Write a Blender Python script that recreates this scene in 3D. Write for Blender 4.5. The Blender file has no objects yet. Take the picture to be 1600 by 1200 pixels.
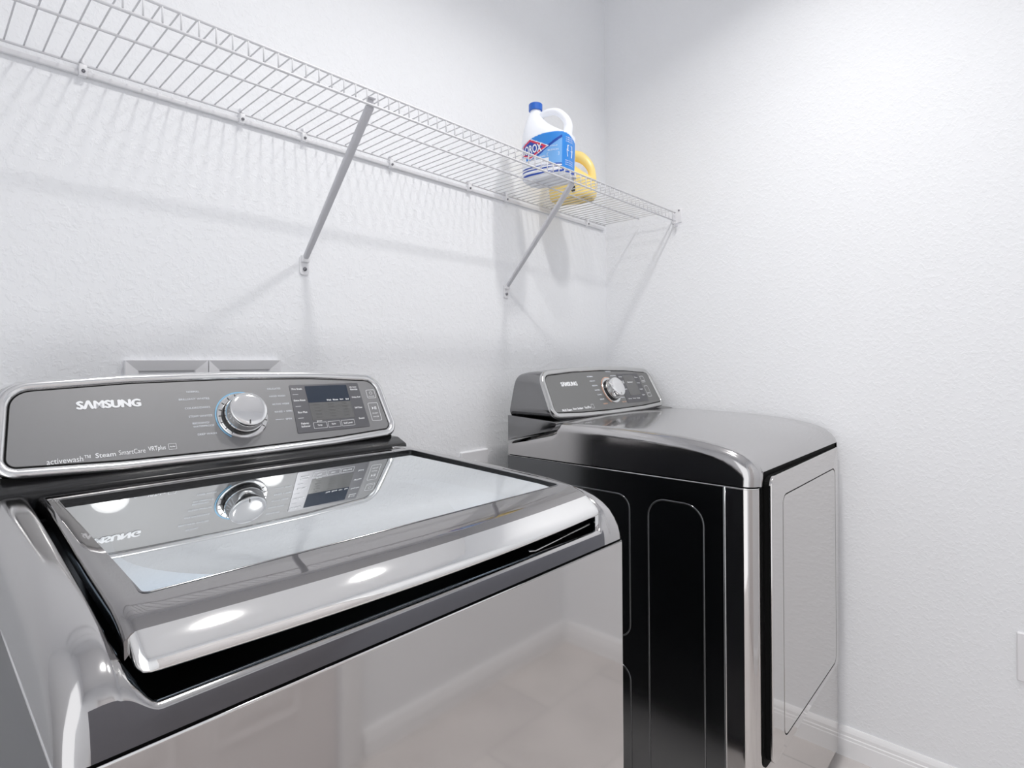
import bpy, math
from mathutils import Vector, Matrix

# ------------------------------------------------------------------ camera, world, light, exposure
S = bpy.context.scene
COL = S.collection
F_PX, YAW, HORIZON_Y, ROLL, CAM_Z = 883.06, math.radians(42.94), 567.73, -0.0073, 1.185
cam = bpy.data.cameras.new('camera')
cam.sensor_width = 36.0
cam.lens = F_PX / 1600 * 36.0
cam.shift_y = -(600 - HORIZON_Y) / 1600
cam.clip_start = 0.02
cam_ob = bpy.data.objects.new('camera', cam)
COL.objects.link(cam_ob)
_ax = Vector((math.cos(YAW), math.sin(YAW), 0)); _r = Vector((_ax.y, -_ax.x, 0)); _z = Vector((0, 0, 1))
_R = _r * math.cos(ROLL) + _z * math.sin(ROLL)
_U = _z * math.cos(ROLL) - _r * math.sin(ROLL)
m = Matrix.Identity(4)
for i in range(3):
    m[i][0] = _R[i]; m[i][1] = _U[i]; m[i][2] = -_ax[i]
m.translation = Vector((0, 0, CAM_Z))
cam_ob.matrix_world = m
S.camera = cam_ob

XR, YB, XL, YF, ZC = 1.927, 1.271, -0.50, -0.56, 2.74   # room: right, back, left, front, ceiling

world = bpy.data.worlds.new('world'); S.world = world
world.use_nodes = True
world.node_tree.nodes['Background'].inputs[0].default_value = (0.97, 0.98, 1.0, 1)
world.node_tree.nodes['Background'].inputs[1].default_value = 2.2  # white fill light, enters by the opening added in the left wall

LIGHTS = ((0.58, 0.36), (1.25, 0.36))
for (lx, ly) in LIGHTS:
    ld = bpy.data.lights.new('ceiling_light_beam', 'AREA')
    ld.shape = 'DISK'; ld.size = 0.12; ld.energy = 9.8; ld.spread = math.radians(132)
    ld.color = (1.0, 0.985, 0.965)
    lo = bpy.data.objects.new('ceiling_light_beam', ld)
    lo.location = (lx, ly, ZC - 0.016)
    COL.objects.link(lo)

S.view_settings.view_transform = 'Standard'
S.view_settings.look = 'None'
S.view_settings.exposure = -0.55
S.view_settings.gamma = 1.0
S.view_settings.use_curve_mapping = False
S.cycles.max_bounces = 16
S.cycles.diffuse_bounces = 8
S.cycles.glossy_bounces = 8
S.cycles.transparent_max_bounces = 12
S.cycles.caustics_reflective = True
S.cycles.sample_clamp_indirect = 6.0


# ------------------------------------------------------------------ materials
def mat(name, col, rough=0.5, metal=0.0, spec=0.5, coat=0.0, emit=None, estr=0.0, bump=None, trans=0.0):
    M = bpy.data.materials.new(name); M.use_nodes = True
    nt = M.node_tree; b = nt.nodes['Principled BSDF']
    b.inputs['Base Color'].default_value = (*col, 1)
    b.inputs['Roughness'].default_value = rough
    b.inputs['Metallic'].default_value = metal
    b.inputs['Specular IOR Level'].default_value = spec
    b.inputs['Coat Weight'].default_value = coat
    b.inputs['Coat Roughness'].default_value = 0.05
    b.inputs['Transmission Weight'].default_value = trans
    if emit:
        b.inputs['Emission Color'].default_value = (*emit, 1)
        b.inputs['Emission Strength'].default_value = estr
    if bump:
        scale, dist, lo, hi = bump
        tc = nt.nodes.new('ShaderNodeTexCoord')
        n = nt.nodes.new('ShaderNodeTexNoise'); n.inputs['Scale'].default_value = scale
        n.inputs['Detail'].default_value = 3.0; n.inputs['Roughness'].default_value = 0.55
        n.inputs['Distortion'].default_value = 0.25
        mr = nt.nodes.new('ShaderNodeMapRange'); mr.interpolation_type = 'SMOOTHSTEP'
        mr.inputs['From Min'].default_value = lo; mr.inputs['From Max'].default_value = hi
        bp = nt.nodes.new('ShaderNodeBump'); bp.inputs['Distance'].default_value = dist
        bp.inputs['Strength'].default_value = 1.0
        nt.links.new(tc.outputs['Object'], n.inputs['Vector'])
        nt.links.new(n.outputs['Fac'], mr.inputs['Value'])
        nt.links.new(mr.outputs['Result'], bp.inputs['Height'])
        nt.links.new(bp.outputs['Normal'], b.inputs['Normal'])
    return M


def brushed(name, col, rough, axis_scale=(2, 300, 300), amount=0.05, metal=1.0):
    M = mat(name, col, rough, metal)
    nt = M.node_tree; b = nt.nodes['Principled BSDF']
    tc = nt.nodes.new('ShaderNodeTexCoord'); mp = nt.nodes.new('ShaderNodeMapping')
    mp.inputs['Scale'].default_value = axis_scale
    n = nt.nodes.new('ShaderNodeTexNoise'); n.inputs['Scale'].default_value = 3.0; n.inputs['Detail'].default_value = 2.0
    mr = nt.nodes.new('ShaderNodeMapRange')
    mr.inputs['To Min'].default_value = max(0.02, rough - amount); mr.inputs['To Max'].default_value = rough + amount
    nt.links.new(tc.outputs['Object'], mp.inputs['Vector']); nt.links.new(mp.outputs['Vector'], n.inputs['Vector'])
    nt.links.new(n.outputs['Fac'], mr.inputs['Value']); nt.links.new(mr.outputs['Result'], b.inputs['Roughness'])
    return M


M = {}
M['wall'] = mat('wall_paint', (0.875, 0.885, 0.905), 0.75, bump=(105, 0.0004, 0.45, 0.66))
M['ceiling'] = mat('ceiling_paint', (0.90, 0.90, 0.91), 0.8)
M['trim'] = mat('trim_paint', (0.90, 0.90, 0.91), 0.35)
M['door'] = mat('door_warm_grey', (0.72, 0.69, 0.69), 0.4)  # a little greyer and warmer than the trim
M['steel'] = brushed('platinum_steel', (0.62, 0.60, 0.59), 0.065, amount=0.02)
M['cover'] = mat('platinum_paint_cover', (0.54, 0.53, 0.53), 0.11, 1.0)
M['lidframe'] = mat('lid_frame_gloss', (0.36, 0.35, 0.35), 0.035, 1.0)
M['side'] = mat('side_dark_paint', (0.035, 0.037, 0.042), 0.22, 0.2, 0.4, coat=0.0, bump=None)
M['dside'] = mat('dryer_side_paint', (0.17, 0.175, 0.18), 0.15, 1.0)
M['chrome'] = mat('chrome', (0.88, 0.88, 0.88), 0.07, 1.0)
M['satin'] = mat('satin_chrome', (0.90, 0.895, 0.885), 0.035, 1.0)
M['bezel'] = mat('bezel_silver', (0.80, 0.80, 0.80), 0.14, 1.0)
M['dbezel'] = mat('dryer_bezel_silver', (0.62, 0.62, 0.615), 0.16, 1.0)
M['face'] = mat('console_face', (0.20, 0.20, 0.205), 0.44, 0.40, coat=1.0)
M['face'].node_tree.nodes['Principled BSDF'].inputs['Coat Roughness'].default_value = 0.02
M['dface'] = mat('dryer_console_face', (0.22, 0.22, 0.215), 0.42, 1.0, coat=1.0)
M['band'] = mat('dark_band', (0.16, 0.16, 0.175), 0.14, 1.0)  # front strip set darker than the rest of the top cover
M['console'] = mat('console_body', (0.26, 0.26, 0.265), 0.15, 1.0)
M['black'] = mat('black_plastic', (0.008, 0.008, 0.009), 0.25)
M['mattblack'] = mat('black_rubber_and_shade', (0.005, 0.005, 0.005), 0.7, spec=0.1)
M['display'] = mat('display_black', (0.03, 0.04, 0.06), 0.08)
M['button'] = mat('button_field', (0.13, 0.13, 0.14), 0.3, 0.5)
M['lcd'] = mat('lcd_grey', (0.17, 0.17, 0.17), 0.15, 0.3)
M['white'] = mat('white_print', (0.85, 0.86, 0.88), 0.5)
M['greyprint'] = mat('grey_print', (0.80, 0.84, 0.90), 0.5)
M['darkprint'] = mat('dark_print', (0.05, 0.05, 0.05), 0.5)
M['bluering'] = mat('blue_ring', (0.25, 0.50, 0.72), 0.3)
M['orangering'] = mat('orange_ring', (0.72, 0.42, 0.30), 0.3)
M['orangeprint'] = mat('orange_print', (0.70, 0.42, 0.28), 0.5)
M['plastic'] = mat('white_plastic', (0.82, 0.82, 0.84), 0.35)
M['wire'] = mat('white_vinyl_wire', (0.74, 0.74, 0.76), 0.35)
M['brace'] = mat('brace_steel_white', (0.60, 0.60, 0.63), 0.35)
M['screw'] = mat('screw_steel', (0.25, 0.25, 0.27), 0.3, 1.0)
M['tub'] = mat('tub_plastic', (0.66, 0.78, 0.90), 0.35)
M['drum'] = mat('drum_steel', (0.55, 0.56, 0.58), 0.3, 0.8)
M['jug'] = mat('white_jug_plastic', (0.86, 0.88, 0.93), 0.3)
M['bluecap'] = mat('blue_cap', (0.02, 0.13, 0.55), 0.35)
M['yjug'] = mat('yellow_jug_plastic', (0.93, 0.72, 0.26), 0.3)
M['lb_blue'] = mat('label_blue', (0.03, 0.24, 0.70), 0.35)
M['lb_light'] = mat('label_light_blue', (0.18, 0.42, 0.80), 0.35)
M['lb_navy'] = mat('label_navy', (0.01, 0.06, 0.38), 0.35)
M['lb_white'] = mat('label_white', (0.85, 0.87, 0.92), 0.35)
M['lb_red'] = mat('label_red', (0.60, 0.03, 0.08), 0.35)
M['outlet_dark'] = mat('outlet_slot', (0.02, 0.02, 0.02), 0.5)
M['lamp'] = mat('lamp_lens', (0.9, 0.9, 0.9), 0.4, emit=(1.0, 0.985, 0.965), estr=14.0)

# lid glass: partly mirror coated
g = bpy.data.materials.new('lid_glass'); g.use_nodes = True
nt = g.node_tree; nt.nodes.clear()
out = nt.nodes.new('ShaderNodeOutputMaterial'); mix = nt.nodes.new('ShaderNodeMixShader')
gl = nt.nodes.new('ShaderNodeBsdfGlossy'); gl.inputs['Roughness'].default_value = 0.015
gl.inputs['Color'].default_value = (0.93, 0.96, 0.97, 1)
tr = nt.nodes.new('ShaderNodeBsdfTransparent'); tr.inputs['Color'].default_value = (0.88, 0.95, 1.0, 1)
lw = nt.nodes.new('ShaderNodeLayerWeight'); lw.inputs['Blend'].default_value = 0.5
mr = nt.nodes.new('ShaderNodeMapRange')
mr.inputs['From Min'].default_value = 0.50; mr.inputs['From Max'].default_value = 0.72
mr.inputs['To Min'].default_value = 0.30; mr.inputs['To Max'].default_value = 0.97
nt.links.new(lw.outputs['Facing'], mr.inputs['Value']); nt.links.new(mr.outputs['Result'], mix.inputs['Fac'])
nt.links.new(tr.outputs[0], mix.inputs[1]); nt.links.new(gl.outputs[0], mix.inputs[2]); nt.links.new(mix.outputs[0], out.inputs['Surface'])
M['glass'] = g

# floor tiles
fm = bpy.data.materials.new('floor_tile'); fm.use_nodes = True
nt = fm.node_tree; b = nt.nodes['Principled BSDF']
tc = nt.nodes.new('ShaderNodeTexCoord'); br = nt.nodes.new('ShaderNodeTexBrick')
br.offset = 0.5; br.inputs['Scale'].default_value = 1.0
br.inputs['Brick Width'].default_value = 0.60; br.inputs['Row Height'].default_value = 0.30
br.inputs['Mortar Size'].default_value = 0.003; br.inputs['Mortar Smooth'].default_value = 0.1
br.inputs['Color1'].default_value = (0.78, 0.74, 0.72, 1); br.inputs['Color2'].default_value = (0.75, 0.71, 0.695, 1)
br.inputs['Mortar'].default_value = (0.60, 0.57, 0.56, 1)
no = nt.nodes.new('ShaderNodeTexNoise'); no.inputs['Scale'].default_value = 6; no.inputs['Detail'].default_value = 5
mx = nt.nodes.new('ShaderNodeMix'); mx.data_type = 'RGBA'; mx.blend_type = 'MULTIPLY'; mx.inputs[0].default_value = 0.25
nt.links.new(tc.outputs['Object'], br.inputs['Vector']); nt.links.new(tc.outputs['Object'], no.inputs['Vector'])
nt.links.new(br.outputs['Color'], mx.inputs[6]); nt.links.new(no.outputs['Fac'], mx.inputs[7])
nt.links.new(mx.outputs[2], b.inputs['Base Color']); b.inputs['Roughness'].default_value = 0.35
M['floor'] = fm


# ------------------------------------------------------------------ helpers
def link(name, verts, faces, m, parent=None, smooth=False, auto=None, mats=None, fm=None):
    me = bpy.data.meshes.new(name)
    me.from_pydata([tuple(v) for v in verts], [], faces)
    me.validate(); me.update()
    if mats:
        for mm in mats: me.materials.append(mm)
        if fm and len(fm) == len(me.polygons):
            for p, k in zip(me.polygons, fm): p.material_index = k
    else:
        me.materials.append(m)
    import bmesh
    bm = bmesh.new(); bm.from_mesh(me)
    bmesh.ops.remove_doubles(bm, verts=bm.verts, dist=1e-6)
    bmesh.ops.delete(bm, geom=[v for v in bm.verts if not v.link_faces], context='VERTS')
    bmesh.ops.recalc_face_normals(bm, faces=bm.faces)
    if auto is not None:
        for e in bm.edges:
            if len(e.link_faces) == 2 and e.calc_face_angle(0) > math.radians(auto): e.smooth = False
    bm.to_mesh(me); bm.free()
    if smooth:
        for p in me.polygons: p.use_smooth = True
    o = bpy.data.objects.new(name, me); COL.objects.link(o)
    if parent: o.parent = parent
    if smooth and auto is not None:
        w_ = o.modifiers.new('weighted_normals', 'WEIGHTED_NORMAL'); w_.keep_sharp = True; w_.weight = 80
    return o


class MB:
    def __init__(s): s.v = []; s.f = []; s.fm = []
    def add(s, vs, fs, k=0):
        n = len(s.v); s.v += [tuple(v) for v in vs]
        s.f += [tuple(i + n for i in f) for f in fs]; s.fm += [k] * len(fs)
        return s
    def box(s, x0, x1, y0, y1, z0, z1, k=0):
        vs = [(x, y, z) for x in (x0, x1) for y in (y0, y1) for z in (z0, z1)]
        return s.add(vs, [(0, 1, 3, 2), (4, 6, 7, 5), (0, 4, 5, 1), (2, 3, 7, 6), (0, 2, 6, 4), (1, 5, 7, 3)], k)
    def rings(s, rings, closed=True, caps=True, k=0):
        n = len(rings[0]); vs = [p for r in rings for p in r]; fs = []
        for i in range(len(rings) - 1):
            for j in range(n if closed else n - 1):
                a = i * n + j; b_ = i * n + (j + 1) % n
                fs.append((a, b_, b_ + n, a + n))
        if caps:
            fs.append(tuple(range(n - 1, -1, -1))); fs.append(tuple((len(rings) - 1) * n + j for j in range(n)))
        return s.add(vs, fs, k)
    def tube(s, path, r, n=8, k=0, caps=True):
        path = [Vector(p) for p in path]; R = []
        prev = None
        for i, p in enumerate(path):
            t = (path[min(i + 1, len(path) - 1)] - path[max(i - 1, 0)]).normalized()
            if prev is None:
                a = Vector((0, 0, 1)) if abs(t.z) < 0.9 else Vector((1, 0, 0))
                u = t.cross(a).normalized()
            else:
                u = (prev - t * prev.dot(t)).normalized()
            prev = u; w = t.cross(u)
            rr = r[i] if isinstance(r, (list, tuple)) else r
            R.append([p + (u * math.cos(2 * math.pi * j / n) + w * math.sin(2 * math.pi * j / n)) * rr for j in range(n)])
        return s.rings(R, True, caps, k)
    def build(s, name, m, parent=None, smooth=False, auto=None, mats=None):
        return link(name, s.v, s.f, m, parent, smooth, auto, mats, s.fm if mats else None)


def tag(o, label, cat, group=None, kind=None):
    if label: o['label'] = label
    if cat: o['category'] = cat
    if group: o['group'] = group
    if kind: o['kind'] = kind
    return o


def empty(name, loc, label, cat, group=None):
    o = bpy.data.objects.new(name, None); COL.objects.link(o); o.location = loc
    o.empty_display_size = 0.1
    return tag(o, label, cat, group)


def bevel(o, w, seg=2, ang=30):
    b_ = o.modifiers.new('bevel', 'BEVEL'); b_.width = w; b_.segments = seg; b_.limit_method = 'ANGLE'
    b_.angle_limit = math.radians(ang)
    for p in o.data.polygons: p.use_smooth = True
    return o


def rpoly(pts, seg=8):
    """rounded polygon: pts = (x, y, r)"""
    out = []; n = len(pts)
    for i in range(n):
        p = Vector(pts[i][:2]); a = Vector(pts[i - 1][:2]); c = Vector(pts[(i + 1) % n][:2]); r = pts[i][2]
        if r <= 0: out.append((p.x, p.y)); continue
        u = (a - p); w = (c - p); lu, lw_ = u.length, w.length; u.normalize(); w.normalize()
        ang = u.angle(w); d = min(r / math.tan(ang / 2), lu * 0.49, lw_ * 0.49); r2 = d * math.tan(ang / 2)
        p0 = p + u * d; p1 = p + w * d
        bis = (u + w).normalized(); cen = p + bis * (r2 / math.sin(ang / 2))
        a0 = math.atan2(p0.y - cen.y, p0.x - cen.x); a1 = math.atan2(p1.y - cen.y, p1.x - cen.x)
        da = a1 - a0
        while da > math.pi: da -= 2 * math.pi
        while da < -math.pi: da += 2 * math.pi
        for k in range(seg + 1):
            t = a0 + da * k / seg
            out.append((cen.x + r2 * math.cos(t), cen.y + r2 * math.sin(t)))
    return out


def inset(pts, d):
    n = len(pts)
    area = sum(pts[i][0] * pts[(i + 1) % n][1] - pts[(i + 1) % n][0] * pts[i][1] for i in range(n))
    sg = 1 if area > 0 else -1
    out = []
    for i in range(n):
        a = Vector(pts[i - 1]); p = Vector(pts[i]); c = Vector(pts[(i + 1) % n])
        e1 = (p - a); e2 = (c - p)
        if e1.length < 1e-9: e1 = e2
        if e2.length < 1e-9: e2 = e1
        e1.normalize(); e2.normalize()
        n1 = Vector((-e1.y, e1.x)) * sg; n2 = Vector((-e2.y, e2.x)) * sg
        b_ = (n1 + n2)
        if b_.length < 1e-6: b_ = n1
        b_.normalize(); c_ = max(0.4, b_.dot(n1))
        q = p + b_ * (d / c_); out.append((q.x, q.y))
    return out


def rrect(x0, x1, y0, y1, r, seg=6):
    return rpoly([(x0, y0, r), (x1, y0, r), (x1, y1, r), (x0, y1, r)], seg)


def text_mesh(body, bold=0.0, spacing=1.0):
    cu = bpy.data.curves.new('t', 'FONT'); cu.body = body; cu.size = 1.0; cu.offset = bold
    cu.space_character = spacing; cu.resolution_u = 3
    o = bpy.data.objects.new('t', cu); COL.objects.link(o)
    bpy.context.view_layer.update()
    me = bpy.data.meshes.new_from_object(o.evaluated_get(bpy.context.evaluated_depsgraph_get()))
    vs = [tuple(v.co) for v in me.vertices]; fs = [tuple(p.vertices) for p in me.polygons]
    bpy.data.objects.remove(o); bpy.data.meshes.remove(me); bpy.data.curves.remove(cu)
    return vs, fs


def put_text(mb, body, x0, x1, y0, y1, mp, bold=0.0, k=0, spacing=1.0, keep=False, align='fit'):
    """place text in the rectangle x0..x1, y0..y1 of a surface; mp maps (x, y) to 3D"""
    vs, fs = text_mesh(body, bold, spacing)
    if not vs: return
    ax_, bx_ = min(v[0] for v in vs), max(v[0] for v in vs); ay, by = min(v[1] for v in vs), max(v[1] for v in vs)
    out = []
    for v in vs:
        u = (v[0] - ax_) / (bx_ - ax_); w = (v[1] - ay) / (by - ay)
        out.append(mp(x0 + u * (x1 - x0), y0 + w * (y1 - y0)))
    mb.add(out, fs, k)


def bold_text(mb, body, x0, x1, y0, y1, mpf, n0, w):
    for k, (a, b_) in enumerate(((-w, 0), (w, 0), (0, -w * 0.6), (0, w * 0.6), (0, 0))):
        put_text(mb, body, x0 + w + a, x1 - w + a, y0 + w + b_, y1 - w + b_, mpf(n0 + k * 0.00004), 0.008)


def flat_ring(mb, outer, d, mp, k=0):
    inn = inset(outer, d); n = len(outer)
    mb.add([mp(*p) for p in outer] + [mp(*p) for p in inn], [(i, (i + 1) % n, n + (i + 1) % n, n + i) for i in range(n)], k)


def lerp(a, b_, t): return a + (b_ - a) * t
def sstep(t): t = max(0.0, min(1.0, t)); return t * t * (3 - 2 * t)


# ------------------------------------------------------------------ the room
def struct(name, mb, m, **kw):
    o = mb.build(name, m, **kw); o['kind'] = 'structure'; return o

T = 0.10
struct('floor', MB().box(XL - T, XR + T, YF - T, YB + T, -T, 0), M['floor'])
struct('ceiling', MB().box(XL - T, XR + T, YF - T, YB + T, ZC, ZC + T), M['ceiling'])
struct('wall_back', MB().box(XL - T, XR + T, YB, YB + T, 0, ZC), M['wall'])
struct('wall_right', MB().box(XR, XR + T, YF - T, YB, 0, ZC), M['wall'])
struct('wall_left', MB().box(XL - T, XL, 0.45, YB, 0, ZC).box(XL - T, XL, YF - T, 0.45, 2.10, ZC), M['wall'])  # opening under the header is added to let world light in as fill
DX0, DX1, DZ = 0.10, 0.86, 2.03
struct('wall_front', MB().box(XL - T, DX0, YF - T, YF, 0, ZC).box(DX1, XR, YF - T, YF, 0, ZC).box(DX0, DX1, YF - T, YF, DZ, ZC), M['wall'])

BB = [(0, 0), (0.014, 0), (0.014, 0.050), (0.0125, 0.052), (0.0125, 0.060), (0.0105, 0.062), (0.0105, 0.072), (0.008, 0.079), (0.004, 0.086), (0, 0.086)]


def baseboard(name, p0, p1, nrm):
    p0 = Vector(p0); p1 = Vector(p1); nrm = Vector(nrm)
    R = [[p + nrm * a + Vector((0, 0, z)) for a, z in BB] for p in (p0, p1)]
    struct(name, MB().rings(R), M['trim'])


baseboard('baseboard_right', (XR, YB, 0), (XR, YF + 0.014, 0), (-1, 0, 0))
baseboard('baseboard_back', (XL, YB, 0), (XR - 0.014, YB, 0), (0, -1, 0))
baseboard('baseboard_front', (DX1 + 0.07, YF, 0), (XR, YF, 0), (0, 1, 0))
baseboard('baseboard_left', (XL, 0.45, 0), (XL, YB - 0.014, 0), (1, 0, 0))

# closed six panel door in the front wall, behind the camera (seen as a reflection)
db = MB().box(DX0 + 0.003, DX1 - 0.003, YF - 0.045, YF - 0.012, 0.008, DZ - 0.003)
for (a, c) in ((0.11, 0.34), (0.42, 0.65)):
    for (z0, z1) in ((0.22, 0.78), (0.92, 1.50), (1.62, 1.90)):
        x0, x1 = DX0 + a, DX0 + c
        y1 = YF - 0.012
        R = []
        for d, h in ((0, 0), (0.008, 0.007), (0.020, 0.001), (0.030, 0.001), (0.055, 0.006)):
            R.append([(x0 + d, y1 + h, z0 + d), (x1 - d, y1 + h, z0 + d), (x1 - d, y1 + h, z1 - d), (x0 + d, y1 + h, z1 - d)])
        db.rings(R, True, False)
        db.add(R[-1], [(0, 1, 2, 3)])
door = struct('door_1', db, M['door'])
kb = MB().tube([(DX1 - 0.07, YF - 0.012, 0.95), (DX1 - 0.07, YF + 0.03, 0.95)], 0.011, 16)
kb.tube([(DX1 - 0.07, YF + 0.022, 0.95), (DX1 - 0.07, YF + 0.032, 0.95), (DX1 - 0.07, YF + 0.048, 0.95), (DX1 - 0.07, YF + 0.055, 0.95)], [0.015, 0.026, 0.024, 0.010], 20)
kb.build('door_knob', M['satin'], door, True)
cs = MB()
for x0, x1, z0, z1 in ((DX0 - 0.065, DX0, 0, DZ + 0.065), (DX1, DX1 + 0.065, 0, DZ + 0.065), (DX0, DX1, DZ, DZ + 0.065)):
    cs.box(x0, x1, YF, YF + 0.016, z0, z1)
bevel(struct('trim_1', cs, M['trim']), 0.004)

# recessed disc lamps in the ceiling
for i, (lx, ly) in enumerate(LIGHTS):
    e = empty('ceiling_light', (lx, ly, ZC), 'white round recessed ceiling lamp ' + ('above the washer' if i == 0 else 'near the dryer'), 'ceiling light', 'recessed lamps in the ceiling')
    R = []
    for r, z in ((0.090, 0), (0.090, -0.006), (0.084, -0.010), (0.072, -0.010), (0.070, -0.006), (0.070, 0)):
        R.append([(r * math.cos(2 * math.pi * j / 40), r * math.sin(2 * math.pi * j / 40), z) for j in range(40)])
    MB().rings(R, True, False).build('trim_ring', M['plastic'], e, True, 40)
    R = [[(r * math.cos(2 * math.pi * j / 40), r * math.sin(2 * math.pi * j / 40), z) for j in range(40)] for r, z in ((0.070, 0), (0.070, -0.007), (0.068, -0.008))]
    MB().rings(R).build('lamp_lens', M['lamp'], e, True, 40)

# outlet plate on the right wall
e = empty('wall_outlet', (XR, -0.020, 0.432), 'white rocker outlet plate low on right wall at picture edge', 'outlet')
o = MB().rings([[(x, y, z) for y, z in inset(rrect(-0.036, 0.036, -0.062, 0.062, 0.004), d)] for x, d in ((0, 0), (-0.004, 0), (-0.0065, 0.003))]).build('cover_plate', M['plastic'], e, True, 30)
o.location = (0, 0.028, 0)
o = MB().box(-0.0085, -0.0065, -0.017, 0.017, -0.034, 0.034).build('receptacle', M['plastic'], e); o.location = (0, 0.028, 0)
bevel(o, 0.001)
for zz in (-0.018, 0.018):
    o = MB().box(-0.0088, -0.0080, -0.008, -0.006, zz - 0.004, zz + 0.004).box(-0.0088, -0.0080, 0.006, 0.008, zz - 0.004, zz + 0.004).build('slot', M['outlet_dark'], e)
    o.location = (0, 0.028, 0)


# two white recessed utility boxes on the back wall behind the washer
def wall_box(x0, x1, label):
    w = x1 - x0; h = 0.16; e = empty('utility_box', ((x0 + x1) / 2, YB, 1.196 - h / 2), label, 'wall box', 'utility boxes behind the washer')
    a, c = w / 2, h / 2
    fr = MB()
    R = []
    for dx, dz, y in ((0, 0, 0), (0, 0, -0.012), (0.022, 0.020, -0.006), (0.026, 0.024, -0.001)):
        R.append([(-a + dx, y, -c + dz), (a - dx, y, -c + dz), (a - dx, y, c - dz), (-a + dx, y, c - dz)])
    fr.rings(R, True, False)
    fr.build('box_frame', M['plastic'], e)
    MB().box(-a + 0.025, a - 0.025, -0.002, -0.0005, -c + 0.023, c - 0.023).build('box_back', M['plastic'], e)
    for s_ in (-1, 1):
        v = MB().tube([(s_ * 0.03, -0.002, -0.01), (s_ * 0.03, -0.03, -0.01)], 0.008, 12).tube([(s_ * 0.03, -0.022, 0.012), (s_ * 0.03, -0.022, -0.03)], 0.007, 12)
        v.build('valve', M['screw'], e, True)


wall_box(0.283, 0.4285, 'white recessed utility box with sloped rim above console, left of the pair')
wall_box(0.4305, 0.582, 'white recessed utility box with sloped rim above console, right of the pair')
e = empty('wall_outlet', (1.190, YB, 0.862), 'white outlet plate on back wall between washer and dryer', 'outlet')
MB().rings([[(x, y, z) for x, z in inset(rrect(-0.057, 0.057, -0.057, 0.057, 0.004), d)] for y, d in ((0, 0), (-0.005, 0), (-0.008, 0.003))]).build('cover_plate', M['plastic'], e, True, 30)
MB().rings([[(x, y, z) for x, z in rrect(-0.027, 0.027, -0.027, 0.027, 0.026)] for y in (-0.006, -0.010)]).build('receptacle', M['plastic'], e, True, 30)


# ------------------------------------------------------------------ wire shelf
ZS = 1.7295; YS0 = YB - 0.009; YS1 = 0.966; ZL = 1.700
sh = empty('wire_shelf', (0.7, YB, ZS), 'long white wire shelf with front lip running along the back wall', 'shelf')
ox = 0.7


def S3(x, y, z): return (x - ox, y - YB, z - ZS)


first = None
x = 0.2425 - 0.0254 * 24; n = 0
while x < 1.905:
    if first is None:
        first = MB().tube([(0, YS0 - YB, 0), (0, YS1 - YB + 0.006, 0), (0, YS1 - YB + 0.0015, -0.0012), (0, YS1 - YB - 0.001, -0.006), (0, YS1 - YB - 0.001, ZL - ZS)], 0.00135, 8).build('deck_wire', M['wire'], sh, True)
        o = first
    else:
        o = first.copy(); COL.objects.link(o); o.parent = sh
    o.location = (x - ox, 0, 0.003)
    x += 0.0254; n += 1
xa, xb = x - 0.0254 * n - 0.006, 1.905
MB().tube([S3(xa, YS1, ZS), S3(1.917, YS1, ZS)], 0.0026, 10).build('front_rod', M['wire'], sh, True)
MB().tube([S3(xa, YS1, ZL), S3(1.917, YS1, ZL)], 0.0026, 10).build('lip_rod', M['wire'], sh, True)
MB().tube([S3(xa, 1.104, ZS - 0.0015), S3(1.897, 1.104, ZS - 0.0015)], 0.0023, 10).build('middle_rod', M['wire'], sh, True)
MB().tube([S3(xa, YS0 - 0.002, ZS), S3(xb, YS0 - 0.002, ZS)], 0.0022, 10).build('back_rod', M['wire'], sh, True)
o = MB().box(xa - ox, 1.902 - ox, YS0 - YB + 0.001, -0.001, -0.018, -0.008).build('back_rail', M['wire'], sh); bevel(o, 0.002)
for x in (0.222, 0.501, 0.643, 0.888, 1.171, 1.335, 1.787):
    c = MB().box(x - ox - 0.006, x - ox + 0.006, -0.014, 0, -0.020, 0.001)
    c.tube([S3(x, YB - 0.012, ZS), S3(x, YB - 0.010, ZS + 0.010), S3(x, YB - 0.001, ZS + 0.012)], 0.0035, 8)
    o = c.build('wall_clip', M['plastic'], sh); bevel(o, 0.0015)
    MB().tube([(x - ox, -0.0135, -0.012), (x - ox, -0.0165, -0.012)], 0.003, 10).build('screw', M['screw'], o, True)


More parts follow.
